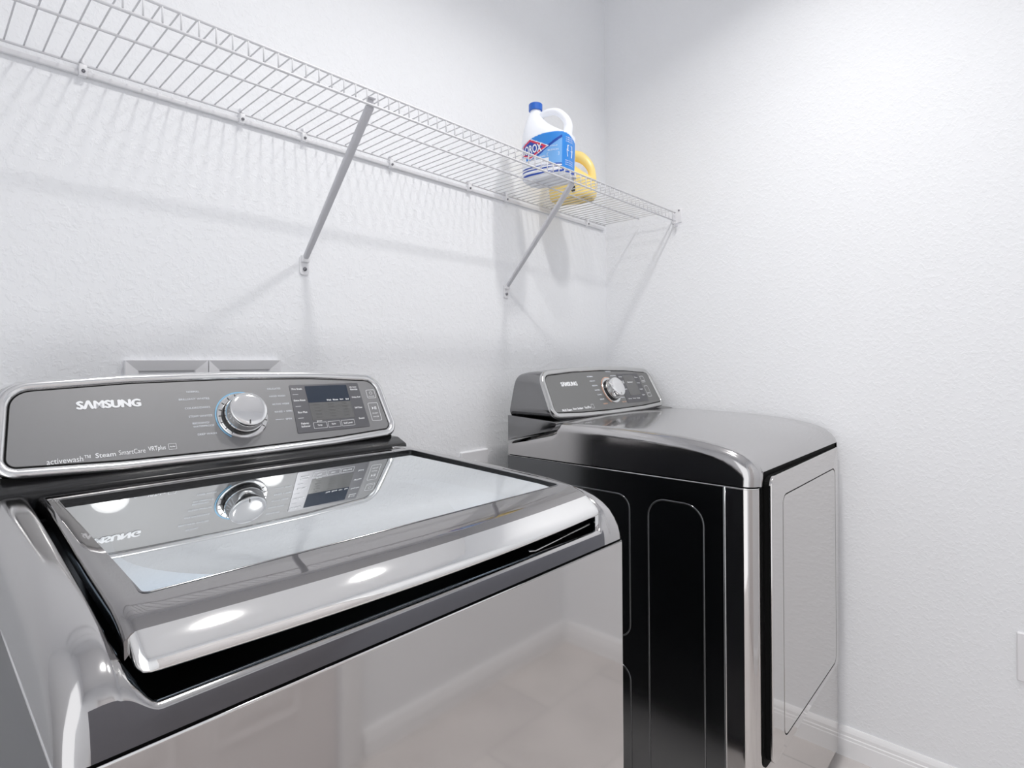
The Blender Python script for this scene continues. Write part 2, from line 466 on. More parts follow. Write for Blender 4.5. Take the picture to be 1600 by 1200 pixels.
def brace(xt, xf, label):
    b0 = Vector((xf, YB, 1.437)); e = empty('shelf_brace', b0, label, 'shelf brace', 'slanted braces under the wire shelf')
    p0 = Vector((0, -0.009, 0)); p1 = Vector((xt - xf, YS1 - YB + 0.006, ZL - 0.002 - 1.437))
    d = (p1 - p0).normalized(); side = Vector((1, 0, 0)) - d * d.x; side.normalize(); up = d.cross(side)
    R = []
    sec = rrect(-0.0085, 0.0085, -0.006, 0.006, 0.0045, 3)
    for t in (0, 0.02, 0.3, 0.7, 0.98, 1.0):
        p = p0.lerp(p1, t); k = 0.72 if t < 0.01 else (0.8 + 0.2 * min(1, t / 0.5))
        R.append([p + side * a * k + up * c_ * k for a, c_ in sec])
    MB().rings(R).build('strut', M['brace'], e, True, 50)
    fp = MB().rings([[(a, y, z) for a, z in inset(rrect(-0.012, 0.012, -0.040, 0.006, 0.008), dd)] for y, dd in ((0, 0), (-0.003, 0), (-0.004, 0.001))])
    fp.box(-0.009, 0.009, -0.012, -0.002, -0.010, 0.006)
    bevel(fp.build('foot_plate', M['plastic'], e), 0.001)
    MB().tube([(0, -0.003, -0.026), (0, -0.0065, -0.026)], 0.0045, 12).build('screw', M['screw'], e, True)
    hk = MB().box(p1.x - 0.008, p1.x + 0.008, p1.y - 0.0025, p1.y - 0.0005, p1.z - 0.004, p1.z + 0.020)
    hk.box(p1.x - 0.008, p1.x + 0.008, p1.y - 0.011, p1.y - 0.0005, p1.z + 0.014, p1.z + 0.017)
    bevel(hk.build('hook', M['brace'], e), 0.001)


brace(0.634, 0.645, 'white steel brace under the shelf, nearer to the washer')
brace(1.302, 1.338, 'white steel brace under the shelf, below the bleach jug')
e = empty('shelf_end_bracket', (XR, YS1, ZS), 'small white end bracket holding the shelf on right wall', 'shelf bracket')
hb = MB().box(-0.003, 0, -0.022, 0.016, -0.036, 0.016)
hb.box(-0.016, 0, -0.006, 0.010, -0.040, -0.033)
hb.box(-0.010, -0.0005, 0.006, 0.009, -0.036, 0.004)
bevel(hb.build('bracket_body', M['plastic'], e), 0.0015)
MB().tube([(-0.003, -0.012, 0.008), (-0.0055, -0.012, 0.008)], 0.003, 10).build('screw', M['screw'], e, True)
MB().box(-0.018, -0.010, -0.010, 0.000, -0.052, -0.040).build('clip', M['brace'], e)


# ------------------------------------------------------------------ jugs
def make_jug(loc, ang, L, D, Hb, Ht, neck_x, neck_r, mbody, mcap, label, cap_h, hr, hole, name='bleach_jug'):
    """local x = long axis (handle at +x), local -y = label side"""
    e = empty(name, loc, label, 'jug'); e.rotation_euler = (0, 0, ang)
    NS = 56

    def sect(h):
        # returns centre x, half length, half depth, exponent
        if h <= Hb:
            k = 1 - 0.12 * (1 - min(1, h / 0.012)) ** 2
            w = 1 - 0.02 * math.cos(math.pi * min(1, h / Hb))
            return 0.0, L / 2 * k * w, D / 2 * k * w, 3.0
        t = (h - Hb) / (Ht - Hb); q = 1 - (1 - math.cos(t * math.pi / 2)) ** 0.9
        s_ = sstep(t)
        xr = lerp(L / 2, neck_x + neck_r, s_ ** 0.55); xl = lerp(-L / 2, neck_x - neck_r, t ** 1.7)
        return (xr + xl) / 2, (xr - xl) / 2, lerp(D / 2, neck_r, t ** 1.5), lerp(3.0, 2.0, t)

    def pt(h, a, off=0.0):
        cx, ra, rb, ex = sect(h); c_, s_ = math.cos(a), math.sin(a)
        return Vector((cx + (ra + off) * math.copysign(abs(c_) ** (2 / ex), c_), (rb + off) * math.copysign(abs(s_) ** (2 / ex), s_), h))

    hs = [0, 0.001, 0.003, 0.006, 0.012] + [lerp(0.012, Hb, k / 8) for k in range(1, 9)] + [lerp(Hb, Ht, k / 16) for k in range(1, 17)]
    R = [[pt(h, 2 * math.pi * j / NS) for j in range(NS)] for h in hs]
    R.append([Vector((neck_x + neck_r * math.cos(2 * math.pi * j / NS), neck_r * math.sin(2 * math.pi * j / NS), Ht + 0.012)) for j in range(NS)])
    MB().rings(R).build('jug_body', mbody, e, True, 50)
    # grip handle, a tube from neck to the far shoulder
    path = hr
    cr = []
    P = [Vector((p[0], 0, p[1])) for p in path]; rad = [p[2] for p in path]
    pts, rr = [], []
    for i in range(len(P) - 1):
        a = P[max(i - 1, 0)]; b0 = P[i]; c0 = P[i + 1]; d0 = P[min(i + 2, len(P) - 1)]
        for k in range(6):
            t = k / 6
            pts.append(0.5 * ((2 * b0) + (c0 - a) * t + (2 * a - 5 * b0 + 4 * c0 - d0) * t * t + (-a + 3 * b0 - 3 * c0 + d0) * t ** 3))
            rr.append(lerp(rad[i], rad[i + 1], t))
    pts.append(P[-1]); rr.append(rad[-1])
    MB().tube(pts, rr, 18).build('handle', mbody, e, True)
    n_ = 40
    R = []
    for r, z in ((neck_r + 0.003, Ht + 0.004), (neck_r + 0.004, Ht + 0.005), (neck_r + 0.004, Ht + cap_h - 0.002), (neck_r + 0.002, Ht + cap_h), (0.002, Ht + cap_h)):
        R.append([(neck_x + (r + (0.0005 if (j % 2 and r > neck_r + 0.003) else 0)) * math.cos(2 * math.pi * j / n_), (r + (0.0005 if (j % 2 and r > neck_r + .003) else 0)) * math.sin(2 * math.pi * j / n_), z) for j in range(n_)])
    MB().rings(R).build('cap', mcap, e, True, 40)
    return e, pt


JA = math.radians(110)  # direction of -x(local) ; local +x (handle) points to 290 deg
e1, pt1 = make_jug((1.335, 1.085, ZS + 0.0045), JA + math.pi - math.radians(8), 0.158, 0.108, 0.126, 0.221, -0.043, 0.0165, M['jug'], M['bluecap'],
                   'white jug of bleach with blue cap and blue label on wire shelf', 0.026,
                   [(-0.036, 0.196, 0.010), (-0.012, 0.210, 0.0105), (0.026, 0.208, 0.011), (0.054, 0.186, 0.0115), (0.067, 0.158, 0.013), (0.062, 0.128, 0.016)], None)

# wrapped label: angle measured on the jug section, from the cap end round the front to the handle end
A0, A1, H0, H1 = math.radians(172), math.radians(372), 0.010, 0.130


_N = 400; _P = [pt1(0.07, lerp(A0, A1, k / _N)) for k in range(_N + 1)]; _S = [0.0]
for k in range(_N): _S.append(_S[-1] + (_P[k + 1] - _P[k]).length)


def lab_a(u):     # share of the way round the label -> section angle
    t = max(0.0, min(0.99999, u)) * _S[-1]
    lo, hi = 0, _N
    while hi - lo > 1:
        md = (lo + hi) // 2
        if _S[md] <= t: lo = md
        else: hi = md
    return lerp(A0, A1, (lo + (t - _S[lo]) / max(1e-9, _S[hi] - _S[lo])) / _N)


def lab_pt(u, v, off=0.0006):     # u,v in 0..1
    return pt1(lerp(H0, H1, v), lab_a(u), off)


NU, NV = 150, 60
vs = [lab_pt(i / NU, j / NV) for j in range(NV + 1) for i in range(NU + 1)]
fs, fk = [], []
LM = [M['lb_blue'], M['lb_light'], M['lb_navy'], M['lb_white'], M['lb_red']]
for j in range(NV):
    for i in range(NU):
        u = (i + 0.5) / NU; v = (j + 0.5) / NV
        top = 0.99 - 1.3 * (u - 0.62) ** 2
        if v > top: continue
        k = 0
        diag = 0.46 + (u - 0.42) * 1.30     # rising swoosh
        if u < 0.755:
            if v < 0.05: k = 2
            elif v < 0.11: k = 3
            elif v < 0.15: k = 2
            elif v < 0.18: k = 3
            elif v < 0.22: k = 2
            elif v < diag - 0.07: k = 1
            elif v < diag: k = 2
        elif v < 0.09: k = 2
        if u < 0.60 and 0.22 <= v < 0.36: k = 3
        if u < 0.30 and 0.22 <= v < 0.50: k = 3
        du, dv = (u - 0.365) / 0.235, (v - 0.66) / 0.26
        if abs(du) + abs(dv) < 1.0: k = 3
        if abs(du) + abs(dv) < 0.93: k = 4
        if abs(du) + abs(dv) < 0.72: k = 2
        fs.append((j * (NU + 1) + i, j * (NU + 1) + i + 1, (j + 1) * (NU + 1) + i + 1, (j + 1) * (NU + 1) + i)); fk.append(k)
lb = MB(); lb.v = [tuple(v) for v in vs]; lb.f = fs; lb.fm = fk
o = lb.build('label', None, e1, True, mats=LM)
tx = MB()
mp = lambda u, v: lab_pt(u, v, 0.0011)
put_text(tx, 'CLOROX', 0.195, 0.515, 0.55, 0.76, mp, 0.02)
put_text(tx, 'CLEANING', 0.36, 0.56, 0.40, 0.44, mp, 0.01)
put_text(tx, 'BLEACH', 0.59, 0.71, 0.52, 0.56, mp)
put_text(tx, 'KILLS', 0.62, 0.70, 0.62, 0.65, mp)
flat_ring(tx, rrect(0.58, 0.72, 0.40, 0.48, 0.004, 2), 0.004, mp)
for k in range(3): put_text(tx, 'HELPS', 0.80, 0.92, 0.83 - 0.05 * k, 0.855 - 0.05 * k, mp)
for k in range(3): put_text(tx, 'WHITEN', 0.79, 0.93, 0.27 - 0.05 * k, 0.295 - 0.05 * k, mp)
flat_ring(tx, rrect(0.82, 0.91, 0.52, 0.66, 0.01), 0.012, mp)
tx.add([mp(0.82, 0.38), mp(0.91, 0.38), mp(0.92, 0.56), mp(0.81, 0.56)], [(0, 1, 2, 3)])
tx.build('label_lettering', M['lb_white'], e1)

e2, pt2 = make_jug((1.545, 1.150, ZS + 0.0045), math.radians(285), 0.160, 0.100, 0.060, 0.180, -0.045, 0.017, M['yjug'], M['bluecap'],
                   'yellow plastic jug with looped handle behind the bleach jug', 0.024,
                   [(-0.036, 0.145, 0.016), (-0.005, 0.152, 0.018), (0.028, 0.142, 0.018), (0.055, 0.115, 0.015), (0.068, 0.085, 0.0125), (0.070, 0.045, 0.014)], None, 'cleaner_jug')
for ch in e2.children:
    if ch.name.startswith('cap'): ch['label'] = 'cap'
yl = MB(); ring = [pt2(0.012 + 0.026 * (1 + math.sin(t)) / 2, math.radians(278 + 4 * math.cos(t)), 0.0008) for t in [2 * math.pi * k / 20 for k in range(20)]]
yl.add(ring, [tuple(range(20))])
yl.build('label', M['darkprint'], e2)


# ------------------------------------------------------------------ shared console builder for washer and dryer
TH = math.radians(26.5)


def console_outline(sx=1.0, ds=0.0):
    P = [(-0.337, 0.010, 0.030), (-0.323, 0.157, 0.045), (-0.16, 0.1675, 0.5), (0, 0.1705, 0.8), (0.16, 0.1675, 0.5), (0.323, 0.157, 0.045),
         (0.337, 0.010, 0.030), (0.18, 0.002, 0.5), (0, 0.0, 0.8), (-0.18, 0.002, 0.5)]
    return [(p[0] * sx, p[1] + ds) for p in rpoly(P, 10)]


def console(root, y0, z0, cx, outline, mface, mbezel, mbody, yback, zdrop):
    def fp(x_, s_, n_=0.0): return (cx + x_, y0 + s_ * math.sin(TH) - n_ * math.cos(TH), z0 + s_ * math.cos(TH) + n_ * math.sin(TH))
    n_ = len(outline)
    # body shell behind the bezel
    R = []
    R.append([fp(x_, s_, -0.002) for x_, s_ in inset(outline, 0.004)])
    R.append([fp(x_, s_, -0.006) for x_, s_ in outline])
    ya = y0 + 0.17 * math.sin(TH)
    for t in (0.15, 0.35, 0.6, 0.8, 0.93, 1.0):
        r = []
        for x_, s_ in outline:
            f = fp(x_, s_, -0.006)
            q = s_ / 0.17
            yb = lerp(yback, yback - 0.012, q) if t < 1 else lerp(yback, yback - 0.02, q)
            zb = z0 + s_ * math.cos(TH) - zdrop * q * t * t - (0.0 if t < 1 else 0.004)
            r.append((cx + (f[0] - cx) * lerp(1.0, 1.015, t), lerp(f[1], yb, t), lerp(f[2], zb, t) if t < 1 else zb))
        R.append(r)
    body = MB().rings(R).build('console_body', mbody, root, True, 50)
    # bezel ring
    B = []
    for d, nn in ((0.001, -0.007), (0.0, 0.002), (0.002, 0.0055), (0.006, 0.007), (0.012, 0.0065), (0.0155, 0.003), (0.016, -0.001)):
        B.append([fp(x_, s_, nn) for x_, s_ in inset(outline, d)])
    MB().rings(B, True, False).build('bezel', mbezel, root, True, 60)
    G = inset(outline, 0.0155)
    MB().add([fp(x_, s_, 0.0018) for x_, s_ in G], [tuple(range(n_))]).build('bezel_gap', M['mattblack'], root)
    G = inset(outline, 0.0172)
    face = MB().rings([[fp(x_, s_, 0.0012) for x_, s_ in G], [fp(x_, s_, 0.0030) for x_, s_ in inset(outline, 0.0180)]]).build('face_panel', mface, root, False)
    return fp


def knob(root, fp, x_, s_, mring, ring_arc, marks):
    NK = 64
    def circ(r, n_, N_=NK, a0=0, a1=2 * math.pi): return [fp(x_ + r * math.cos(a0 + (a1 - a0) * j / N_), s_ + r * math.sin(a0 + (a1 - a0) * j / N_), n_) for j in range(N_ + (0 if a1 - a0 > 6.28 else 1))]
    a0, a1 = ring_arc
    MB().rings([circ(0.0455, 0.0034, 60, a0, a1), circ(0.0480, 0.0040, 60, a0, a1), circ(0.0480, 0.0030, 60, a0, a1)], False, False).build('glow_ring', mring, root)
    d = MB().rings([circ(0.0450, 0.003), circ(0.0450, 0.0050), circ(0.0435, 0.0062), circ(0.036, 0.0060), circ(0.030, 0.0045)], True, True)
    d.build('dial_ring', M['bezel'], root, True, 40)
    t = MB()
    for a in marks:
        a = math.radians(a); c_, s1 = math.cos(a), math.sin(a); w = 0.0008
        pp = [(0.0375, -w), (0.0430, -w), (0.0430, w), (0.0375, w)]
        t.add([fp(x_ + r * c_ - q * s1, s_ + r * s1 + q * c_, 0.0066) for r, q in pp], [(0, 1, 2, 3)])
    t.build('dial_marks', M['darkprint'], root)
    k = MB().rings([circ(0.0365, 0.0062), circ(0.0365, 0.009), circ(0.0345, 0.0105), circ(0.0340, 0.014)], True, True)
    k.build('knob_base', M['black'], root, True, 40)
    k = MB().rings([circ(0.0350, 0.0125), circ(0.0355, 0.0150), circ(0.0350, 0.019), circ(0.0335, 0.030), circ(0.0325, 0.0345), circ(0.0305, 0.0365), circ(0.024, 0.0372), circ(0.012, 0.0378), circ(0.004, 0.0380)], True, True)
    kn = k.build('knob', M['chrome'], root, True, 50)
    a = math.radians(262)
    MB().add([fp(x_ + r * math.cos(a) - q * math.sin(a), s_ + r * math.sin(a) + q * math.cos(a), 0.0382) for r, q in ((0.022, -0.0008), (0.030, -0.0008), (0.030, 0.0008), (0.022, 0.0008))], [(0, 1, 2, 3)]).build('pointer', M['darkprint'], kn)
    return kn


# ------------------------------------------------------------------ washer
WF = 0.4675; WC = 0.409
W = empty('washing_machine', (WC, WF, 0), 'platinum top-load washing machine with glass lid, nearest the camera', 'washing machine')
HW = 0.343; SEAM = 0.9165


def slab(x0, x1, y0, y1, z0, z1, r, seg=4):
    return MB().rings([[(x_, y_, z) for x_, y_ in inset(rrect(x0, x1, y0, y1, r, seg), d)] for z, d in ((z0, 0.002), (z0 + 0.002, 0), (z1 - 0.002, 0), (z1, 0.002))])


# cabinet
slab(-HW + 0.001, HW - 0.001, 0.020, 0.735, 0.03, SEAM - 0.004, 0.004).build('cabinet', M['side'], W, True, 30)
fpn = MB().rings([[(x_, y_, z) for x_, y_ in inset(rpoly([(-HW, 0.0, 0.007), (HW, 0.0, 0.007), (HW, 0.020, 0.0), (-HW, 0.020, 0.0)], 5), d)] for z, d in ((0.05, 0.003), (0.053, 0), (SEAM - 0.0065, 0), (SEAM - 0.0045, 0.0008), (SEAM - 0.0035, 0.003))])
fpn.build('front_panel', M['steel'], W, True, 30)
MB().box(-HW + 0.003, HW - 0.003, 0.003, 0.73, SEAM - 0.006, SEAM + 0.002).build('seam', M['mattblack'], W)
for sx in (-1, 1):
    for yy in (0.06, 0.67):
        MB().tube([(sx * 0.29, yy, 0), (sx * 0.29, yy, 0.012), (sx * 0.29, yy, 0.032)], [0.024, 0.024, 0.012], 16).build('foot', M['mattblack'], W, True, 40)

MB().tube([(-HW + 0.001, 0.72, SEAM - 0.0045), (-HW + 0.001, 0.006, SEAM - 0.0042), (-HW + 0.0065, 0.0008, SEAM - 0.0042), (HW - 0.0065, 0.0008, SEAM - 0.0042)], 0.0014, 8).build('seam_lip_glint', M['bezel'], W, True)  # bright metal rod puts in the highlight along the cabinet's top edge
# top cover: rails lofted into a low front lip
RAIL = [(0.000, .9165), (0.0008, .926), (0.0035, .938), (0.0085, .950), (0.0165, .962), (0.0285, .9715), (0.0440, .979), (0.0640, .9850), (0.0880, .9890), (0.130, .9940), (0.175, .9970), (0.232, 1.0000), (0.33, 1.0035), (0.43, 1.0065), (0.53, 1.0095), (0.60, 1.0115), (0.655, 1.013)]
MID = [(0.000, .9165), (0.000, .926), (0.0002, .932), (0.0012, .9350), (0.0040, .9385), (0.0085, .9395), (0.0135, .9375), (0.0165, .930), (0.0180, .917), (0.040, .912), (0.10, .912), (0.20, .925), (0.33, .960), (0.43, .965), (0.53, .970), (0.585, .975), (0.600, 1.010)]


def rail_cols():
    # (dx, dz below top as fraction) across the rail, outside to inside
    out = []
    r = 0.026
    out.append((0.0, None))            # at seam
    out.append((0.0, 'mid'))
    for a in (0, 18, 36, 54, 72, 90):
        out.append((r * (1 - math.cos(math.radians(a))), r * (1 - math.sin(math.radians(a)))))
    out += [(0.031, 0.0), (0.0350, 0.0008), (0.0370, 0.003)]
    return out


def cover_pt(k, dx, dz):
    y_, z_ = RAIL[k]
    hgt = z_ - SEAM
    sc = min(1.0, hgt / 0.05)
    if dz is None: z2 = SEAM
    elif dz == 'mid': z2 = SEAM + (hgt - 0.026 * sc) * 0.5
    else: z2 = z_ - dz * sc
    rc = 0.014
    yo = y_
    if dx < rc: yo = y_ + (rc - math.sqrt(max(0, rc * rc - (rc - dx) ** 2))) * max(0, 1 - y_ / 0.06)
    return yo, z2


cols = []
rc_ = rail_cols()
for dx, dz in rc_: cols.append(('r', dx, dz, 0))
# blend columns
for t in (0.1, 0.22, 0.36, 0.5, 0.64, 0.78, 0.9, 1.0): cols.append(('b', t, 0, 0))
rows = range(len(RAIL))


def col_points(c, sgn):
    out = []
    for k in rows:
        y_, z_ = RAIL[k]
        flare = 0.008 * sstep((y_ - 0.10) / 0.45)
        if c[0] == 'r':
            dx = c[1] + (flare * c[1] / 0.0370 if c[1] > 0.026 else 0)
            yo, z2 = cover_pt(k, c[1], c[2])
            out.append((sgn * (-HW + dx), yo, z2))
        else:
            t = c[1]
            wdt = lerp(0.024, 0.004, sstep((k - 4.5) / 3.5))
            a = cover_pt(k, 0.0370, 0.003); b_ = MID[k]; q = sstep(t)
            out.append((sgn * (-HW + 0.0370 + flare + wdt * t), lerp(a[0], b_[0], q), lerp(a[1], b_[1], q)))
    return out


grid = [col_points(c, 1) for c in cols]
nc_left = len(grid)
for i in range(1, 12):
    xx = lerp(grid[nc_left - 1][0][0], -grid[nc_left - 1][0][0], i / 12)
    grid.append([(lerp(grid[nc_left - 1][k][0], -grid[nc_left - 1][k][0], i / 12), MID[k][0], MID[k][1]) for k in rows])
for c in reversed(cols): grid.append(col_points(c, -1))
NC = len(grid); NR = len(RAIL)
cov, well, band = MB(), MB(), MB()
flat_v = [p for col in grid for p in col]
fc, fw, fb = [], [], []
for i in range(NC - 1):
    for k in range(NR - 1):
        f = (i * NR + k, (i + 1) * NR + k, (i + 1) * NR + k + 1, i * NR + k + 1)
        inner = (nc_left - 7) <= i < NC - nc_left + 6
        (fw if (inner and k >= 6) else fb if 6 <= i < NC - 16 and k < 3 else fc).append(f)
bot = len(flat_v)
cov.v = flat_v; cov.f = fc; cov.build('top_cover', M['cover'], W, True, 70)
band.v = list(flat_v); band.f = fb; band.build('front_band', M['band'], W, True, 70)
well.v = list(flat_v); well.f = fw; well.build('lid_well', M['black'], W, True, 70)

# tub opening seen through the glass: ring, wall and agitator plate
tb = MB()
TC = (0.0, 0.325)
def tubring(r, z, sq=0.0):
    out = []
    for j in range(64):
        a = 2 * math.pi * j / 64; c_, s_ = math.cos(a), math.sin(a)
        cx_, cy_ = r * c_, r * s_
        q = min(0.2760 / max(1e-6, abs(c_)), 0.262 / max(1e-6, abs(s_)))
        out.append((lerp(cx_, q * c_, sq), TC[1] + lerp(cy_, q * s_, sq), z))
    return out
tb.rings([tubring(0.27, 0.9635, 1.0), tubring(0.252, 0.964), tubring(0.243, 0.9645), tubring(0.239, 0.962), tubring(0.239, 0.950), tubring(0.232, 0.944), tubring(0.232, 0.90)], True, False).build('tub_ring', M['tub'], W, True, 50)
MB().rings([tubring(0.233, 0.93), tubring(0.228, 0.914), tubring(0.10, 0.9135)], True, True).build('drum', M['drum'], W, True, 50)

# lid
LZ = [(0.528, 1.0050), (0.515, 1.0100), (0.49, 1.0136), (0.46, 1.0146), (0.36, 1.0108), (0.26, 1.0069), (0.16, 1.0028), (0.10, 0.9998), (0.075, 0.9975), (0.058, 0.9945), (0.044, 0.990), (0.034, 0.9845)]


def lid_z(y_):
    for (a, za), (b_, zb) in zip(LZ, LZ[1:]):
        if a >= y_ >= b_: return lerp(za, zb, (a - y_) / (a - b_))
    return LZ[0][1] if y_ > LZ[0][0] else LZ[-1][1]


def lid_hw(y_): return 0.2985 - 0.009 * sstep((y_ - 0.10) / 0.40)
def bow(x_): return -0.016 * (1 - min(1, abs(x_) / 0.30) ** 2)


GX, GY0, GY1 = 0.2765, 0.074, 0.448     # glass opening
lys = [0.528, 0.522, 0.515, 0.502, 0.490, 0.475, 0.462, GY1, 0.40, 0.34, 0.28, 0.22, 0.16, 0.11, GY0, 0.068, 0.058, 0.050, 0.044, 0.038, 0.034]
lf = MB(); V = []
us = [-1, -0.985, -0.965] + [-0.93, -0.918] + [lerp(-0.9, 0.9, k / 16) for k in range(17)] + [0.918, 0.93] + [0.965, 0.985, 1]
gi0, gi1 = 4, len(us) - 5
gr = []
for y_ in lys:
    row = []
    for i, u in enumerate(us):
        hw_ = lid_hw(y_)
        x_ = u * hw_
        if i in (gi0,): x_ = -GX
        if i in (gi1,): x_ = GX
        if i == 3: x_ = -GX - 0.004
        if i == len(us) - 4: x_ = GX + 0.004
        edge = 1 - abs(u)
        dz = 0.0 if edge > 0.03 else (0.0006 if edge > 0.013 else (0.002 if edge > 0.001 else 0.006))
        by = bow(x_) * sstep((GY0 - y_) / 0.03) if y_ < GY0 else 0
        row.append((x_, y_ + by, lid_z(y_) - dz))
    gr.append(row)
nu = len(us)
vs = [p for r in gr for p in r]; fs = []
jg0, jg1 = lys.index(GY1), lys.index(GY0)
for j in range(len(lys) - 1):
    for i in range(nu - 1):
        if jg0 <= j < jg1 and gi0 <= i < gi1: continue
        fs.append((j * nu + i, j * nu + i + 1, (j + 1) * nu + i + 1, (j + 1) * nu + i))
# rim skirt down
loop = [(0, i) for i in range(nu)] + [(j, nu - 1) for j in range(1, len(lys))] + [(len(lys) - 1, i) for i in range(nu - 2, -1, -1)] + [(j, 0) for j in range(len(lys) - 2, 0, -1)]
base = len(vs)
for (j, i) in loop:
    p = gr[j][i]; vs.append((p[0] * 0.999, p[1], p[2] - 0.014))
n_ = len(loop)
for a in range(n_):
    b_ = (a + 1) % n_
    fs.append((loop[a][0] * nu + loop[a][1], loop[b_][0] * nu + loop[b_][1], base + b_, base + a))
LID = link('lid', vs, fs, M['lidframe'], W, True, 45)
# inner wall of the opening + chrome edge
def opening(d, dz):
    out = []
    for x_, y_ in inset(rrect(-GX, GX, GY0, GY1, 0.006, 4), d): out.append((x_, y_, lid_z(y_) + dz))
    return out
MB().rings([opening(0.0, 0.0003), opening(0.0, -0.0062), opening(0.003, -0.0062)], True, False).build('opening_edge', M['black'], LID, False)
MB().rings([opening(-0.0012, 0.0002), opening(-0.0006, 0.0009), opening(0.0004, 0.0004)], True, False).build('opening_trim', M['console'], LID, True)
gp = opening(0.0003, -0.007)
gp2 = opening(0.0003, -0.0095)
gm = MB(); ngx = 24; rowsg = [lerp(GY0, GY1, k / 12) for k in range(13)]
vs = [(x_, y_, lid_z(y_) - lerp(0.0035, 0.0050, (y_ - GY0) / (GY1 - GY0))) for y_ in rowsg for x_ in (-GX, GX)]
gm.add(vs, [(2 * k, 2 * k + 1, 2 * k + 3, 2 * k + 2) for k in range(12)])
gm.build('lid_glass', M['glass'], LID, True)

# chrome handle bar along the front of the lid: section swept along the bow
SEC = [(0.034, 0.9845), (0.0335, 0.9850), (0.0250, 0.9795), (0.0170, 0.9735), (0.0125, 0.9695), (0.0100, 0.9655), (0.0092, 0.9625), (0.0105, 0.9600), (0.013, 0.9590), (0.0165, 0.9600), (0.022, 0.9640), (0.032, 0.9700), (0.040, 0.9750), (0.042, 0.9800)]
R = []
XH = 0.2960
for t in [-1, -0.994, -0.985, -0.97, -0.95] + [lerp(-0.93, 0.93, k / 20) for k in range(21)] + [0.95, 0.97, 0.985, 0.994, 1]:
    x_ = t * XH; e_ = max(0.0, (abs(t) - 0.965) / 0.035); k_ = 1 - 0.42 * e_ ** 3.5
    cy, cz = 0.030, 0.974
    R.append([(x_, cy + (a - cy) * k_ + bow(x_) + 0.003 * e_ ** 2, cz + (z - cz) * k_) for a, z in SEC])
MB().rings(R).build('lid_handle', M['satin'], W, True, 50)
# small chrome striker at the right end of the pocket and a black latch lip
MB().box(-0.004, 0.004, -0.002, 0.002, -0.012, 0.012).build('lid_striker', M['chrome'], W).location = (0.285, 0.012, 0.948)
MB().tube([(0.14, 0.016, 0.9415), (0.15, 0.014, 0.9400), (0.275, 0.016, 0.9480)], 0.0015, 6).build('pocket_rim', M['cover'], W, True)

# console
WO = console_outline()
bs = MB().rings([[(x_, y_, z_) for y_, z_ in ((0.545, 0.985), (0.545, 1.012), (0.560, 1.018), (0.575, 1.024), (0.735, 1.030), (0.735, 0.96))] for x_ in (-0.340, 0.340)])
bevel(bs.build('console_base', M['black'], W), 0.004)
MB().box(-0.32, 0.32, 0.575, 0.60, 1.015, 1.030).build('console_shadow_gap', M['mattblack'], W)  # solid black strip stands in for the shade under the console
fpw = console(W, 1.040 - WF, 1.020, 0.003, WO, M['face'], M['bezel'], M['console'], 0.730, 0.012)


def fw(n__): return lambda x_, s_: fpw(x_ - 0.412, s_, n__)


knob(W, fpw, 0.424 - 0.412, 0.079, M['bluering'], (math.radians(20), math.radians(235)), [102, 122, 142, 162, 178, 196, 214, 232, 20, 0, -18, -36])
t = MB(); bold_text(t, 'S\u039bMSUNG', 0.180, 0.2665, 0.1075, 0.1235, fw, 0.0036, 0.0011)
t.build('brand_lettering', M['white'], W)
t = MB()
put_text(t, 'activewash\u2122', 0.139, 0.191, 0.024, 0.033, fw(0.0036), 0.0)
put_text(t, 'Steam', 0.197, 0.223, 0.0268, 0.0345, fw(0.0036), 0.01)
put_text(t, 'SmartCare', 0.227, 0.263, 0.0275, 0.0355, fw(0.0036), 0.0)
put_text(t, 'VRTplus', 0.267, 0.292, 0.0270, 0.0370, fw(0.0036), 0.01)
flat_ring(t, rrect(0.296, 0.308, 0.0280, 0.0385, 0.001, 2), 0.0006, fw(0.0036))
put_text(t, '~~', 0.298, 0.306, 0.0320, 0.0340, fw(0.0036))
t.build('feature_lettering', M['white'], W)
t = MB()
for s_, tx_, x0 in ((0.131, 'NORMAL', 0.337), (0.117, 'BRILLIANT WHITES', 0.323), (0.1, 'COLORS/DARKS', 0.330), (0.084, 'STEAM SANITIZE', 0.334), (0.071, 'BEDDING/', 0.338), (0.065, 'WATERPROOF', 0.338), (0.050, 'DEEP WASH', 0.343)):
    put_text(t, tx_, x0, x0 + 0.0034 * len(tx_) if len(tx_) < 14 else 0.372, s_ - 0.0018, s_ + 0.0018, fw(0.0036), 0.0)
for s_, tx_, x0, x1 in ((0.131, 'DELICATES', 0.479, 0.505), (0.115, 'HAND WASH', 0.480, 0.511), (0.098, 'ACTIVE WEAR', 0.482, 0.516), (0.082, 'RINSE + SPIN', 0.484, 0.518), (0.066, 'SPIN', 0.502, 0.514)):
    put_text(t, tx_, x0, x1, s_ - 0.0018, s_ + 0.0018, fw(0.0036), 0.0)
t.add([fw(0.0036)(*p) for p in ((0.482, 0.0657), (0.499, 0.0657), (0.499, 0.0663), (0.482, 0.0663))], [(0, 1, 2, 3)])
t.build('cycle_lettering', M['greyprint'], W)
bp_ = MB().rings([[fw(n__)(*p) for p in inset(rpoly([(0.519, 0.0335, 0.003), (0.6815, 0.0335, 0.003), (0.6790, 0.1375, 0.003), (0.5235, 0.1375, 0.003)], 4), d)] for n__, d in ((0.0030, 0), (0.0040, 0.0003))])
BP = bp_.build('button_panel', M['button'], W)
t = MB().rings([[fw(n__)(*p) for p in rrect(0.5555, 0.6500, 0.0965, 0.1335, 0.001, 2)] for n__ in (0.0040, 0.0044)]); t.build('display', M['display'], W)
